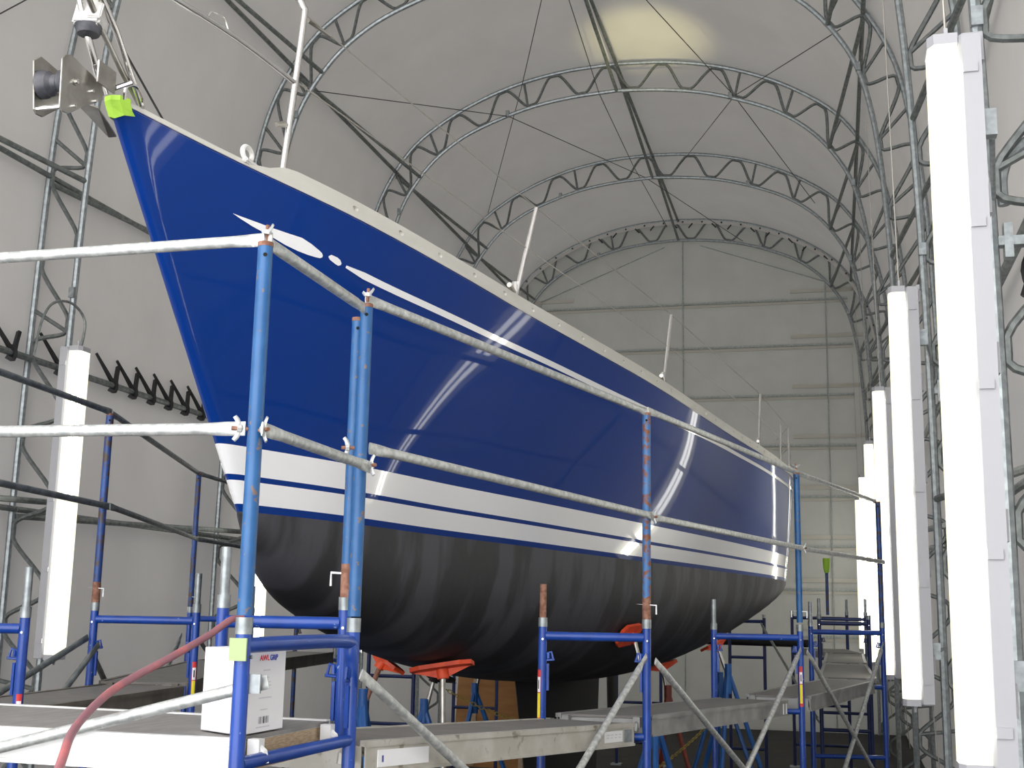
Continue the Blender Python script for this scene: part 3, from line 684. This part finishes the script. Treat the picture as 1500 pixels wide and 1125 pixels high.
scaffold_frame('blue scaffold frame at the left picture edge, spigot and label', LNo, LN, 1.90, spig=(False, True), zr=1.46, sticker=(1, 1.49, .2, (1, -1)))
scaffold_frame('blue scaffold frame behind the left strip light', L1o, L1i, 1.93, spig=(False, True), zr=1.46, sticker=(1, 1.56, .22, (1, -1)))
scaffold_frame('blue scaffold frame between left strip light and bow', L2o, L2i, 1.92, spig=(False, True), zr=1.48)
scaffold_frame('first shade-toned blue frame past the third strip light, toward the end wall', (-.17, 14.0), (.34, 14.0), 1.97, spig=(True, False), zr=1.44, clips=(1, 1), m=BLUE_SHADED)
scaffold_frame('second shade-toned blue frame toward the end wall on the right walkway', (-.2, 16.6), (.37, 16.6), 2.02, spig=(True, True), zr=1.48, clips=(0, 0), m=BLUE_SHADED)
scaffold_frame('last shade-toned blue frame on the right walkway, under the green handle', (-.58, 17.9), (.15, 17.9), 2.03, spig=(False, True), zr=1.50, clips=(0, 0), m=BLUE_SHADED)
scaffold_frame('shade-toned blue frame behind the stern', (-1.36, 17.0), (-.91, 17.0), 1.97, zr=1.46, clips=(0, 0), m=BLUE_SHADED)
scaffold_frame('shade-toned blue frame standing right of the stern jack stands', (-2.9, 17.2), (-2.3, 17.2), 1.9, zr=1.46, clips=(0, 0), m=BLUE_SHADED)
scaffold_frame('shade-toned blue frame on the far side, seen under the bow', (-4.75, 12.6), (-4.25, 12.6), 1.7, spig=(False, True), zr=1.3, clips=(0, 0), m=BLUE_SHADED)
scaffold_frame('shade-toned blue frame on the far side by the plywood sheet', (-4.6, 15.2), (-4.05, 15.2), 1.7, zr=1.3, clips=(0, 0), m=BLUE_SHADED)

guard_post('front blue guard post left of the paint box, rail bolts on both sides', PA, bolts=[((-1, -.6, 0), 2.445), ((1, -.6, 0), 2.440), ((.1, -.1, 1), 2.972)], pin=False)
guard_post('blue guard post at the far left end of the front walkway, out of frame', F0a, bolts=[((1, -.6, 0), 2.46)], pin=False)
guard_post('tall blue guard post behind the front one, two bolts at mid height', PB_, bolts=[((-1, -.3, 0), 2.49), ((1, -.3, 0), 2.43), ((.1, -.1, 1), 2.975)], pin=False)
guard_post('second tall blue post beside the doubled corner post', (-1.605, 4.02), z0=2.0, z1=2.97, rustfoot=True)
guard_post('rusty blue guard post in front of mid hull', PC, m=BLUER, bolts=[((1, -.5, 0), 2.45)], rustfoot=True)
guard_post('bright blue guard post at the stern', PD, m=BLUEP, bolts=[((1, -.4, 0), 2.45), ((0, 0, 1), 2.985)])
guard_post('dark guard post next to the third strip light', PE, m=BLUED, bolts=[])
guard_post('dark guard post behind the left strip light', L1o, 1.975, 3.02, m=BLUED, rustfoot=True)
guard_post('dark guard post between left strip light and bow', L2o, 1.965, 3.01, m=BLUED)
gp = guard_post('dark post with a green handle on top, at the end wall', (-.1, 17.9), 2.03, 2.62, m=BLUED, pin=False)
T('green_grip', [(-.1, 17.9, 2.60), (-.1, 17.9, 2.67), (-.1, 17.9, 2.80)], [.03, .045, .05], GREENH, gp, 10)

def off(p, dx, dy, z): return (p[0] + dx, p[1] + dy, z)
rail('guard_rail', 'upper guard rail leaving the front post to the left', off(PA, 0, -.0, 2.995), (-3.9, 3.2, 2.99))
rail('guard_rail', 'lower guard rail leaving the front post to the left', off(PA, -.04, -.02, 2.445), (-3.9, 3.13, 2.46))
rail('guard_rail', 'upper short rail between the two tall front posts, bright and scuffed', off(PA, .0, .0, 2.99), off(PB_, .0, 0, 2.965))
rail('guard_rail', 'lower short rail between the two tall front posts', off(PA, .04, -.02, 2.44), off(PB_, .035, -.02, 2.425))
rail('guard_rail', 'upper rail along the bow topsides, front posts to rusty post', off(PB_, .0, .02, 3.005), off(PC, 0, 0, 2.99))
rail('guard_rail', 'lower rail along the bow topsides, front posts to rusty post', off(PB_, .03, .03, 2.49), off(PC, .035, -.01, 2.455))
rail('guard_rail', 'upper rail from the rusty post to the stern post', off(PC, .01, .03, 3.0), off(PD, 0, 0, 2.99))
rail('guard_rail', 'lower rail from the rusty post to the stern post', off(PC, .035, .02, 2.45), off(PD, .035, -.01, 2.45))
rail('guard_rail', 'upper rail from the stern post toward the strip lights', off(PD, .0, .03, 2.99), off(PE, -.02, 0, 2.99))
rail('guard_rail', 'lower rail from the stern post toward the strip lights', off(PD, .035, .02, 2.45), off(PE, .035, -.01, 2.46))
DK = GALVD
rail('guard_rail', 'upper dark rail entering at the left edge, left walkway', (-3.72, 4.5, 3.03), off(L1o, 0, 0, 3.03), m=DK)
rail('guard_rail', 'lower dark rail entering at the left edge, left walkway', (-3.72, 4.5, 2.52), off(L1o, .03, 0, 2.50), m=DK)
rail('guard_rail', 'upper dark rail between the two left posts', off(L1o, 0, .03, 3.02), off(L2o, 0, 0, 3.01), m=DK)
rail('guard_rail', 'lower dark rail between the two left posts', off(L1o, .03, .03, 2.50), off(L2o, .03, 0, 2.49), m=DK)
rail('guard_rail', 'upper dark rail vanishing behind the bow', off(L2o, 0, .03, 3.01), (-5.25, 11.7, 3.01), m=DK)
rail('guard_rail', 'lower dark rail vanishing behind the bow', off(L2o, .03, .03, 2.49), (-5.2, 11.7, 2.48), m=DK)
guard_post('guard post hidden behind the bow on the left walkway', (-5.2, 11.72), 1.93, 3.0, m=BLUED)
guard_post('guard post just outside the left picture edge', (-3.72, 4.48), 1.93, 3.03, m=BLUED)
scaffold_frame('scaffold frame hidden behind the bow on the left walkway', (-5.2, 11.72), (-4.6, 11.72), 1.90, zr=1.48, m=BLUED)

def brace(label, a, b, m=RAIL): return rail('cross_brace', label, a, b, 'brace', .0165, m, 'scaffold cross braces')
brace('galvanised brace running left from the front post past the paint box', (PA[0] + .045, PA[1] + .032, 1.755), (-3.85, 3.15, 1.16))
brace('brace falling right from the tall corner posts', off(PB_, .05, -.02, 1.745), off(PC, .06, -.02, .40))
brace('brace falling left from the rusty post over the plank', off(PC, .0, -.05, 1.75), off(PB_, .09, .04, .40))
brace('brace falling right from the rusty post', off(PC, .05, .0, 1.73), off(PD, .06, -.02, .40))
brace('brace falling left from the stern post', off(PD, .0, -.05, 1.745), off(PC, .09, .04, .40))
brace('brace falling right from the stern post', off(PD, .05, .0, 1.73), off(PE, .06, -.03, .40))
brace('brace falling left from the post by the third strip light', off(PE, .0, -.05, 1.76), off(PD, .09, .04, .40))
brace('dark brace falling left from the frame behind the left strip light', off(L1o, .05, -.03, 1.74), (-3.9, 4.48, .40), DK)
brace('dark brace falling right from the frame behind the left strip light', off(L1o, -.04, .03, 1.74), off(L2o, -.06, -.04, .40), DK)
brace('dark brace falling left from the frame next to the bow', off(L2o, -.04, -.04, 1.74), off(L1o, -.09, .05, .40), DK)
brace('dark brace falling right from the frame next to the bow', off(L2o, .05, .04, 1.74), (-5.2, 11.68, .40), DK)
brace('dark brace at the left edge below the spigot frame', (-3.95, 4.5, 1.2), (-3.93, 6.1, 1.78), DK)
brace('dark brace behind the stern, upper', (-.95, 16.97, 1.9), (-.2, 14.05, .9), DK)
brace('dark brace on the last right walkway bay, left one', (.37, 16.55, 1.85), (.34, 14.05, .9), DK)

def plank(label, fl, fr, bl, br_, ztl, ztr, dep=.09, deck=PLY, side=ALU, plate=None, hooks=True, group='walkway planks', edge=False):
    """corner points (x,y) on plan; front-left, front-right, back-left, back-right; ztl/ztr top heights"""
    c = [V(*fl, ztl), V(*fr, ztr), V(*br_, ztr), V(*bl, ztl)]; mid = sum(c, V(0, 0, 0)) / 4
    t = thing('walkway_plank', label, 'plank', mid - V(0, 0, dep), group)
    bm = bmesh.new(); ins = [p.lerp(mid, .0) for p in c]; prism(bm, [p - V(0, 0, .014) for p in ins], (0, 0, .012)); link('deck_board', bm, deck, t)
    for a, b in ((c[0], c[1]), (c[3], c[2])):
        d = (b - a).normalized(); inn = (mid - (a + b) / 2); inn = (inn - d * inn.dot(d)).normalized()
        bm = bmesh.new()
        prism(bm, [a - V(0, 0, dep), b - V(0, 0, dep), b - V(0, 0, .002), a - V(0, 0, .002)], -inn * .006)
        prism(bm, [a - V(0, 0, dep) - inn * .012, b - V(0, 0, dep) - inn * .012, b - V(0, 0, dep - .012) - inn * .012, a - V(0, 0, dep - .012) - inn * .012], inn * .03)
        prism(bm, [a - V(0, 0, .018) - inn * .012, b - V(0, 0, .018) - inn * .012, b + V(0, 0, .002) - inn * .012, a + V(0, 0, .002) - inn * .012], inn * .03)
        link('side_rail', bm, side, t)
    for a, b in ((c[0], c[3]), (c[1], c[2])):
        d = (b - a).normalized(); bm = bmesh.new(); o_ = V(-d.y, d.x, 0) * .004
        prism(bm, [a - V(0, 0, dep) + d * .01, b - V(0, 0, dep) - d * .01, b - V(0, 0, .016) - d * .01, a - V(0, 0, .016) + d * .01], o_); link('end_channel', bm, PLYE if edge else side, t)
        if hooks:
            outd = (a + b) / 2 - mid; outd.z = 0; outd.normalize()
            for q in (.12, .88):
                p = a.lerp(b, q) - V(0, 0, .03); bm = bmesh.new()
                box(bm, p + outd * .03, (.035, .035, .05), Matrix.Rotation(math.atan2(outd.y, outd.x), 3, 'Z')); 
                tube(bm, [p + outd * .04, p + outd * .055 + V(0, 0, -.01), p + outd * .06 + V(0, 0, -.04)], .012, 6); link('hook', bm, side, t)
    if plate:
        for (q0, q1, h0, h1, mt, nm) in plate:
            a, b = c[0], c[1]; d = (b - a); inn = mid - (a + b) / 2; inn.z = 0; dn = d.normalized(); inn = (inn - dn * inn.dot(dn)).normalized()
            bm = bmesh.new(); A = a + d * q0; Bq = a + d * q1; prism(bm, [A - V(0, 0, h1), Bq - V(0, 0, h1), Bq - V(0, 0, h0), A - V(0, 0, h0)], -inn * .0085); link(nm, bm, mt, t)
    return t
plank('wide walkway plank across the bow, its side blown out white', (-3.86, 3.215), (-1.60, 3.225), (-3.86, 3.93), (-1.60, 3.90), 1.615, 1.603, .095, side=ALUB, edge=True, deck=mat('plank_ply_light', (.22, .21, .20), .75, noise=(7, (.28, .27, .255), .35, .7, (5, 1, 1))))
# label plates with unreadable print lines on the long plank
plank('long walkway plank from corner posts to rusty post, white labels on its side', (-1.50, 3.97), (-.965, 6.20), (-1.93, 4.08), (-1.395, 6.30), 1.535, 1.445, .105,
      plate=[(.03, .17, .03, .085, CARD, 'label_plate'), (.845, .935, .03, .08, CARD, 'label_plate'), (.945, .985, .028, .085, GALV, 'lock_plate')] + [(.855 + .02 * i, .868 + .02 * i, .045, .048, LGREY, 'print_line') for i in range(4)] + [(.855 + .02 * i, .865 + .02 * i, .058, .061, LGREY, 'print_line') for i in range(4)] + [(.04, .045, .048, .07, LBLUE, 'print_mark')])
plank('walkway plank from the rusty post to the stern post', (-.90, 6.36), (-.34, 8.98), (-1.36, 6.30), (-.80, 9.02), 1.47, 1.41, .10, plate=[(.955, .963, .02, .09, CARD, 'lock_plate'), (.982, .992, .02, .09, CARD, 'lock_plate')], side=mat('plank_alloy_dull', (.27, .27, .26), .5, .3, noise=(8, (.36, .36, .35), .4, .65)))
SD = bpy.data.materials['plank_alloy_dull']
plank('walkway plank from the stern post to the strip light frame', (-.19, 9.16), (.30, 11.3), (-.62, 9.2), (-.12, 11.35), 1.43, 1.455, .10, side=SD)
plank('first plank seen lengthwise past the strip light frame', (.32, 11.45), (.30, 13.95), (-.15, 11.45), (-.13, 13.95), 1.47, 1.50, .09, side=SD)
plank('second plank seen lengthwise toward the end wall', (.30, 14.05), (.32, 16.55), (-.13, 14.05), (-.12, 16.55), 1.52, 1.55, .09, side=SD)
plank('far plank seen lengthwise at the end wall', (.30, 16.65), (.1, 17.85), (-.12, 16.65), (-.45, 17.85), 1.56, 1.58, .09, side=SD)
DARKS = mat('plank_alloy_dark', (.13, .115, .095), .7, .2, noise=(6, (.20, .18, .15), .4, .65))  # darker brown alloy for the left walkway planks
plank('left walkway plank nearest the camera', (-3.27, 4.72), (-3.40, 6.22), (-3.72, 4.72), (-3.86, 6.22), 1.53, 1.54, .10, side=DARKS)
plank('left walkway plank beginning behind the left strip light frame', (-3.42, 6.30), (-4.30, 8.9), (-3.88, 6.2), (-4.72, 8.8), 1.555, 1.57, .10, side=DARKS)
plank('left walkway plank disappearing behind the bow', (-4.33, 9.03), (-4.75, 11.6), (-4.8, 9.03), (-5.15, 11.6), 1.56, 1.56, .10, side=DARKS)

# ------------------------------------------------------------------ paint box on the walkway
bx = thing('paint_box', 'white cardboard paint carton with red and blue brand print on the walkway', 'box', (-1.70, 3.42, 1.605))
c0 = V(-1.61, 3.285, 1.606); cr = V(-1.603, 3.55, 1.606); cl = V(-1.79, 3.395, 1.606)
e1 = (cr - c0); e2 = V(-.19, .03, 0); e2 = (cl - c0); HB = .235
bm = bmesh.new(); prism(bm, [c0, c0 + e1, c0 + e1 + e2, c0 + e2], (0, 0, HB)); bmesh.ops.bevel(bm, geom=bm.edges[:], offset=.002, segments=1, affect='EDGES'); link('carton', bm, CARD, bx)
def face_text(body, u, v, size, m, name, squash=1.0):
    cu = bpy.data.curves.new(name, 'FONT'); cu.body = body; cu.size = size; cu.extrude = .0002; cu.offset = size * .02
    o = bpy.data.objects.new(name, cu); X = e1.normalized(); Z = V(0, 0, 1); Nn = X.cross(Z)
    p = c0 + e1 * u + V(0, 0, HB * v) + Nn * .0012
    Mx = Matrix((X * squash, Z, Nn)).transposed().to_4x4(); Mx.translation = p
    dg = None; COL.objects.link(o); bpy.context.view_layer.update()
    me = bpy.data.meshes.new_from_object(o.evaluated_get(bpy.context.evaluated_depsgraph_get())); bpy.data.objects.remove(o)
    me.transform(Mx); me.materials.clear(); me.materials.append(m)
    q = bpy.data.objects.new(name, me); COL.objects.link(q); q.parent = bx; q.matrix_parent_inverse = Matrix.Translation(-bx.location); return q
face_text('AWL', .355, .855, .022, LRED, 'brand_print', 1.25); face_text('GRIP', .595, .855, .022, LBLUE, 'brand_print', 1.1)
def patch(u0, u1, v0, v1, m, name):
    X = e1.normalized(); Nn = X.cross(V(0, 0, 1)); bm = bmesh.new(); P = lambda u, v: c0 + e1 * u + V(0, 0, HB * v) + Nn * .0012
    bm.faces.new([bm.verts.new(P(u, v)) for u, v in ((u0, v0), (u1, v0), (u1, v1), (u0, v1))]); return link(name, bm, m, bx)
PALEINK = mat('ink_pale', (.62, .62, .66), .6)
for u0, u1, v in ((.45, .62, .73), (.45, .60, .64), (.42, .64, .585), (.40, .66, .545), (.42, .63, .505), (.38, .68, .40), (.42, .60, .26)): patch(u0, u1, v, v + .012, PALEINK, 'print_line')
for k in range(7): patch(.40 + .035 * k, .40 + .035 * k + (.012 if k % 3 else .022), .10, .185, LBLACK if k % 2 else LGREY, 'barcode_bar')
patch(.34, .66, .055, .066, PALEINK, 'print_line')

# hose
hose = T('air_hose', smooth_path([(-1.40, 1.9, 1.02), (-1.62, 2.35, 1.40), (-1.78, 2.7, 1.585), (-1.88, 2.9, 1.645), (-1.96, 3.15, 1.705), (-2.0, 3.35, 1.745), (-1.99, 3.55, 1.80), (-1.985, 3.78, 1.865), (-1.97, 3.93, 1.92), (-1.955, 3.985, 1.88), (-1.95, 4.0, 1.6), (-1.95, 4.0, .8), (-1.95, 4.0, .015)], 8), .0115, HOSE, None, 10)
tag(hose, 'faded red air hose draped over the front walkway', 'hose')

# ------------------------------------------------------------------ jack stands
def bottom_z(x, Y):
    b = interp(WB, Y); q = min(1, abs(x - XC) / b); th = math.acos(q ** (1 / .75)); zk = min(interp(ZK, Y), ZW - .001)
    return ZW - (ZW - zk) * math.sin(th) ** .95
def jack(label, top, h_apex, m=JACKB, pad=ORANGE, spread=.42, tilt=(0, 0, 1), padl=.40, rot=0, rodm=STEELD, flat=False):
    x_, y_ = top[0], top[1]; e_ = .05
    n_ = -V((bottom_z(x_ + e_, y_) - bottom_z(x_ - e_, y_)) / (2 * e_), (bottom_z(x_, y_ + e_) - bottom_z(x_, y_ - e_)) / (2 * e_), -1).normalized()
    top = V(x_, y_, bottom_z(x_, y_)) - n_ * .012; h_apex = min(h_apex, top.z - .22)
    t = thing('jack_stand', label, 'boat stand', (top.x, top.y, 0), 'boat jack stands')
    apex = V(top.x, top.y, h_apex) - V(n_.x, n_.y, 0) * .25
    # pad: a stiffened hexagonal plate
    X = V(math.cos(rot), math.sin(rot), 0); X = (X - n_ * X.dot(n_)).normalized(); Y = n_.cross(X)
    hx = [(-.5, -.18), (-.32, -.32), (.32, -.32), (.5, -.18), (.5, .18), (.32, .32), (-.32, .32), (-.5, .18)]
    bm = bmesh.new(); prism(bm, [top - n_ * .028 + X * a * padl + Y * b * padl * .8 for a, b in hx], n_ * .024); p = link('pad', bm, pad, t)
    T('pad_socket', [top - n_ * .03, top - n_ * .085], .035, pad, p, 10)
    for q in (1, -1):
        bm = bmesh.new(); prism(bm, [top - n_ * .03 + X * .03 * q, top - n_ * .03 + X * q * .17, top - n_ * .075 + X * q * .03], Y * .008); link('pad_rib', bm, pad, p)
    T('screw_rod', [top - n_ * .06, apex - V(0, 0, .1)], .017, rodm, t, 10)
    T('rod_sleeve', [apex + V(0, 0, .02), apex - V(0, 0, .25)], .034, m, t, 10)
    hub = apex - V(0, 0, .04); feet = []
    for k in range(3):
        a = rot + math.pi / 2 + 2 * math.pi * k / 3; f = V(apex.x + math.cos(a) * spread, apex.y + math.sin(a) * spread, .03); feet.append(f)
        T('leg', [hub, f], .022, m, t, 8)
    for k in range(3):
        a, b = feet[k], feet[(k + 1) % 3]; T('leg_strut', [hub.lerp(a, .72), hub.lerp(b, .72)], .012, m, t, 6)
    return t
jack('jack stand with flat orange pad pressing on the bottom behind the long plank', (-2.19, 6.98, 1.685), .95, padl=.36, rot=.1)
jack('jack stand with tilted orange pad behind the rusty post frame', (-1.46, 9.05, 1.78), 1.3, padl=.34, rot=1.2, tilt=(-.75, 0, 1))
jack('jack stand with thin red pad on the far side under the bow', (-2.78, 7.7, 1.66), 1.50, padl=.34, rot=-.4, tilt=(.55, .1, 1), rodm=RUST)
jack('dark blue jack stand in the middle under the hull', (-2.85, 9.0, 1.565), 1.5, padl=.3, rot=.3, pad=KEEL, spread=.5)
jack('blue jack stand far back beside the keel', (-3.15, 11.3, 1.52), 1.42, padl=.3, rot=.8, pad=KEEL, spread=.5)
jack('jack stand with orange pad at the stern bilge', (-1.10, 11.95, 1.84), 1.62, padl=.36, rot=.9, tilt=(-.8, .1, 1), spread=.5)
jack('second stern jack stand with a small orange pad', (-1.2, 13.0, 1.98), 1.4, padl=.3, rot=.2, tilt=(-.5, 0, 1), spread=.5)
jack('rusty red jack stand between keel and stern', (-1.55, 11.6, 1.55), 1.42, m=JACKR, padl=.28, rot=.5, tilt=(-.5, 0, 1), spread=.35)
# keel blocks
kb = thing('keel_block', 'stacked dark timber block under the keel', 'block', (XC, 11.2, 0))
for k in range(3): B('timber', (XC, 11.2, .055 + .11 * k), (.9 - .1 * (k % 2), 2.4, .104), PLYE if k == 5 else KEEL, kb)
def chain(label, a, b, sagz, n, m):
    bm = bmesh.new(); a = V(a); b = V(b)
    for k in range(n):
        u = (k + .5) / n; p = a.lerp(b, u) - V(0, 0, sagz * 4 * u * (1 - u)); d = (b - a).normalized() + V(0, 0, -sagz * 4 * (1 - 2 * u) / (b - a).length); d.normalize()
        s1 = d.cross(V(0, 0, 1)); s1 = s1.normalized() if s1.length > .1 else V(1, 0, 0); s2 = d.cross(s1); w_ = s1 if k % 2 else s2; L_ = (b - a).length / n * .72
        tube(bm, [p + d * L_ * math.cos(q) + w_ * .013 * math.sin(q) for q in (2 * math.pi * j / 8 for j in range(8))], .0035, 5, closed=True)
    o = link('safety_chain', bm, m, None, True); return tag(o, label, 'chain')
def pix_free(): pass
chain('yellow chain sloping between the jack stands under the bow', (-2.86, 9.1, 1.42), (-2.2, 9.6, 1.12), .04, 26, CHAINY)
chain('grey chain hanging level behind the rusty post frame', (-1.62, 8.0, .86), (-1.2, 8.05, .94), .03, 16, CHAING)
chain('yellow chain low down between keel and stern stands', (-1.55, 8.4, .78), (-1.0, 12.4, 1.2), .12, 60, CHAINY)
chain('short grey chain dangling from the tilted pad stand', (-1.16, 8.0, .95), (-1.16, 8.0, .55), 0, 12, CHAING)
sh_ = thing('plywood_sheet', 'orange brown plywood sheet leaning far behind the hull', 'board', (-4.2, 16.0, 0))
B('sheet', (-4.25, 16.0, .68), (1.1, .02, 1.3), PLYW, sh_, Matrix.Rotation(R(-8), 3, 'X'))
for q in (-.3, .35): B('batten', (-4.25 + q, 15.96, .68), (.06, .03, 1.28), PLYE, sh_, Matrix.Rotation(R(-8), 3, 'X'))
tr = T('spare_spar', [(-1.75, 17.3, 1.66), (-.35, 16.7, 1.66)], .05, KEEL, None, 10); tag(tr, 'dark pipe lying across the frames behind the stern', 'pipe')

# added unseen lamp on deck, stands in for a sun patch on the roof
wl = thing('roof_patch_lamp', 'added unseen lamp on deck standing in for the warm sun patch on the roof', 'light', (-2.0, 12.6, 3.50))
B('lamp_head', (-2.0, 12.6, 3.56), (.14, .14, .05), BLACK, wl, None, .008)
B('lens', (-2.0, 12.6, 3.588), (.11, .11, .006), LTUBE, wl)
ld = bpy.data.lights.new('roof_patch_beam', 'SPOT'); ld.energy = ROOF_PATCH_POWER; ld.color = (1, .92, .45); ld.spot_size = R(19); ld.spot_blend = 1.0; ld.shadow_soft_size = .04
lo = bpy.data.objects.new('roof_patch_beam', ld); COL.objects.link(lo); lo.location = (-2.0, 12.6, 3.62)
lo.rotation_euler = (V(-2.25, 15.5, 9.45) - V(-2.0, 12.6, 3.62)).to_track_quat('-Z', 'Y').to_euler();
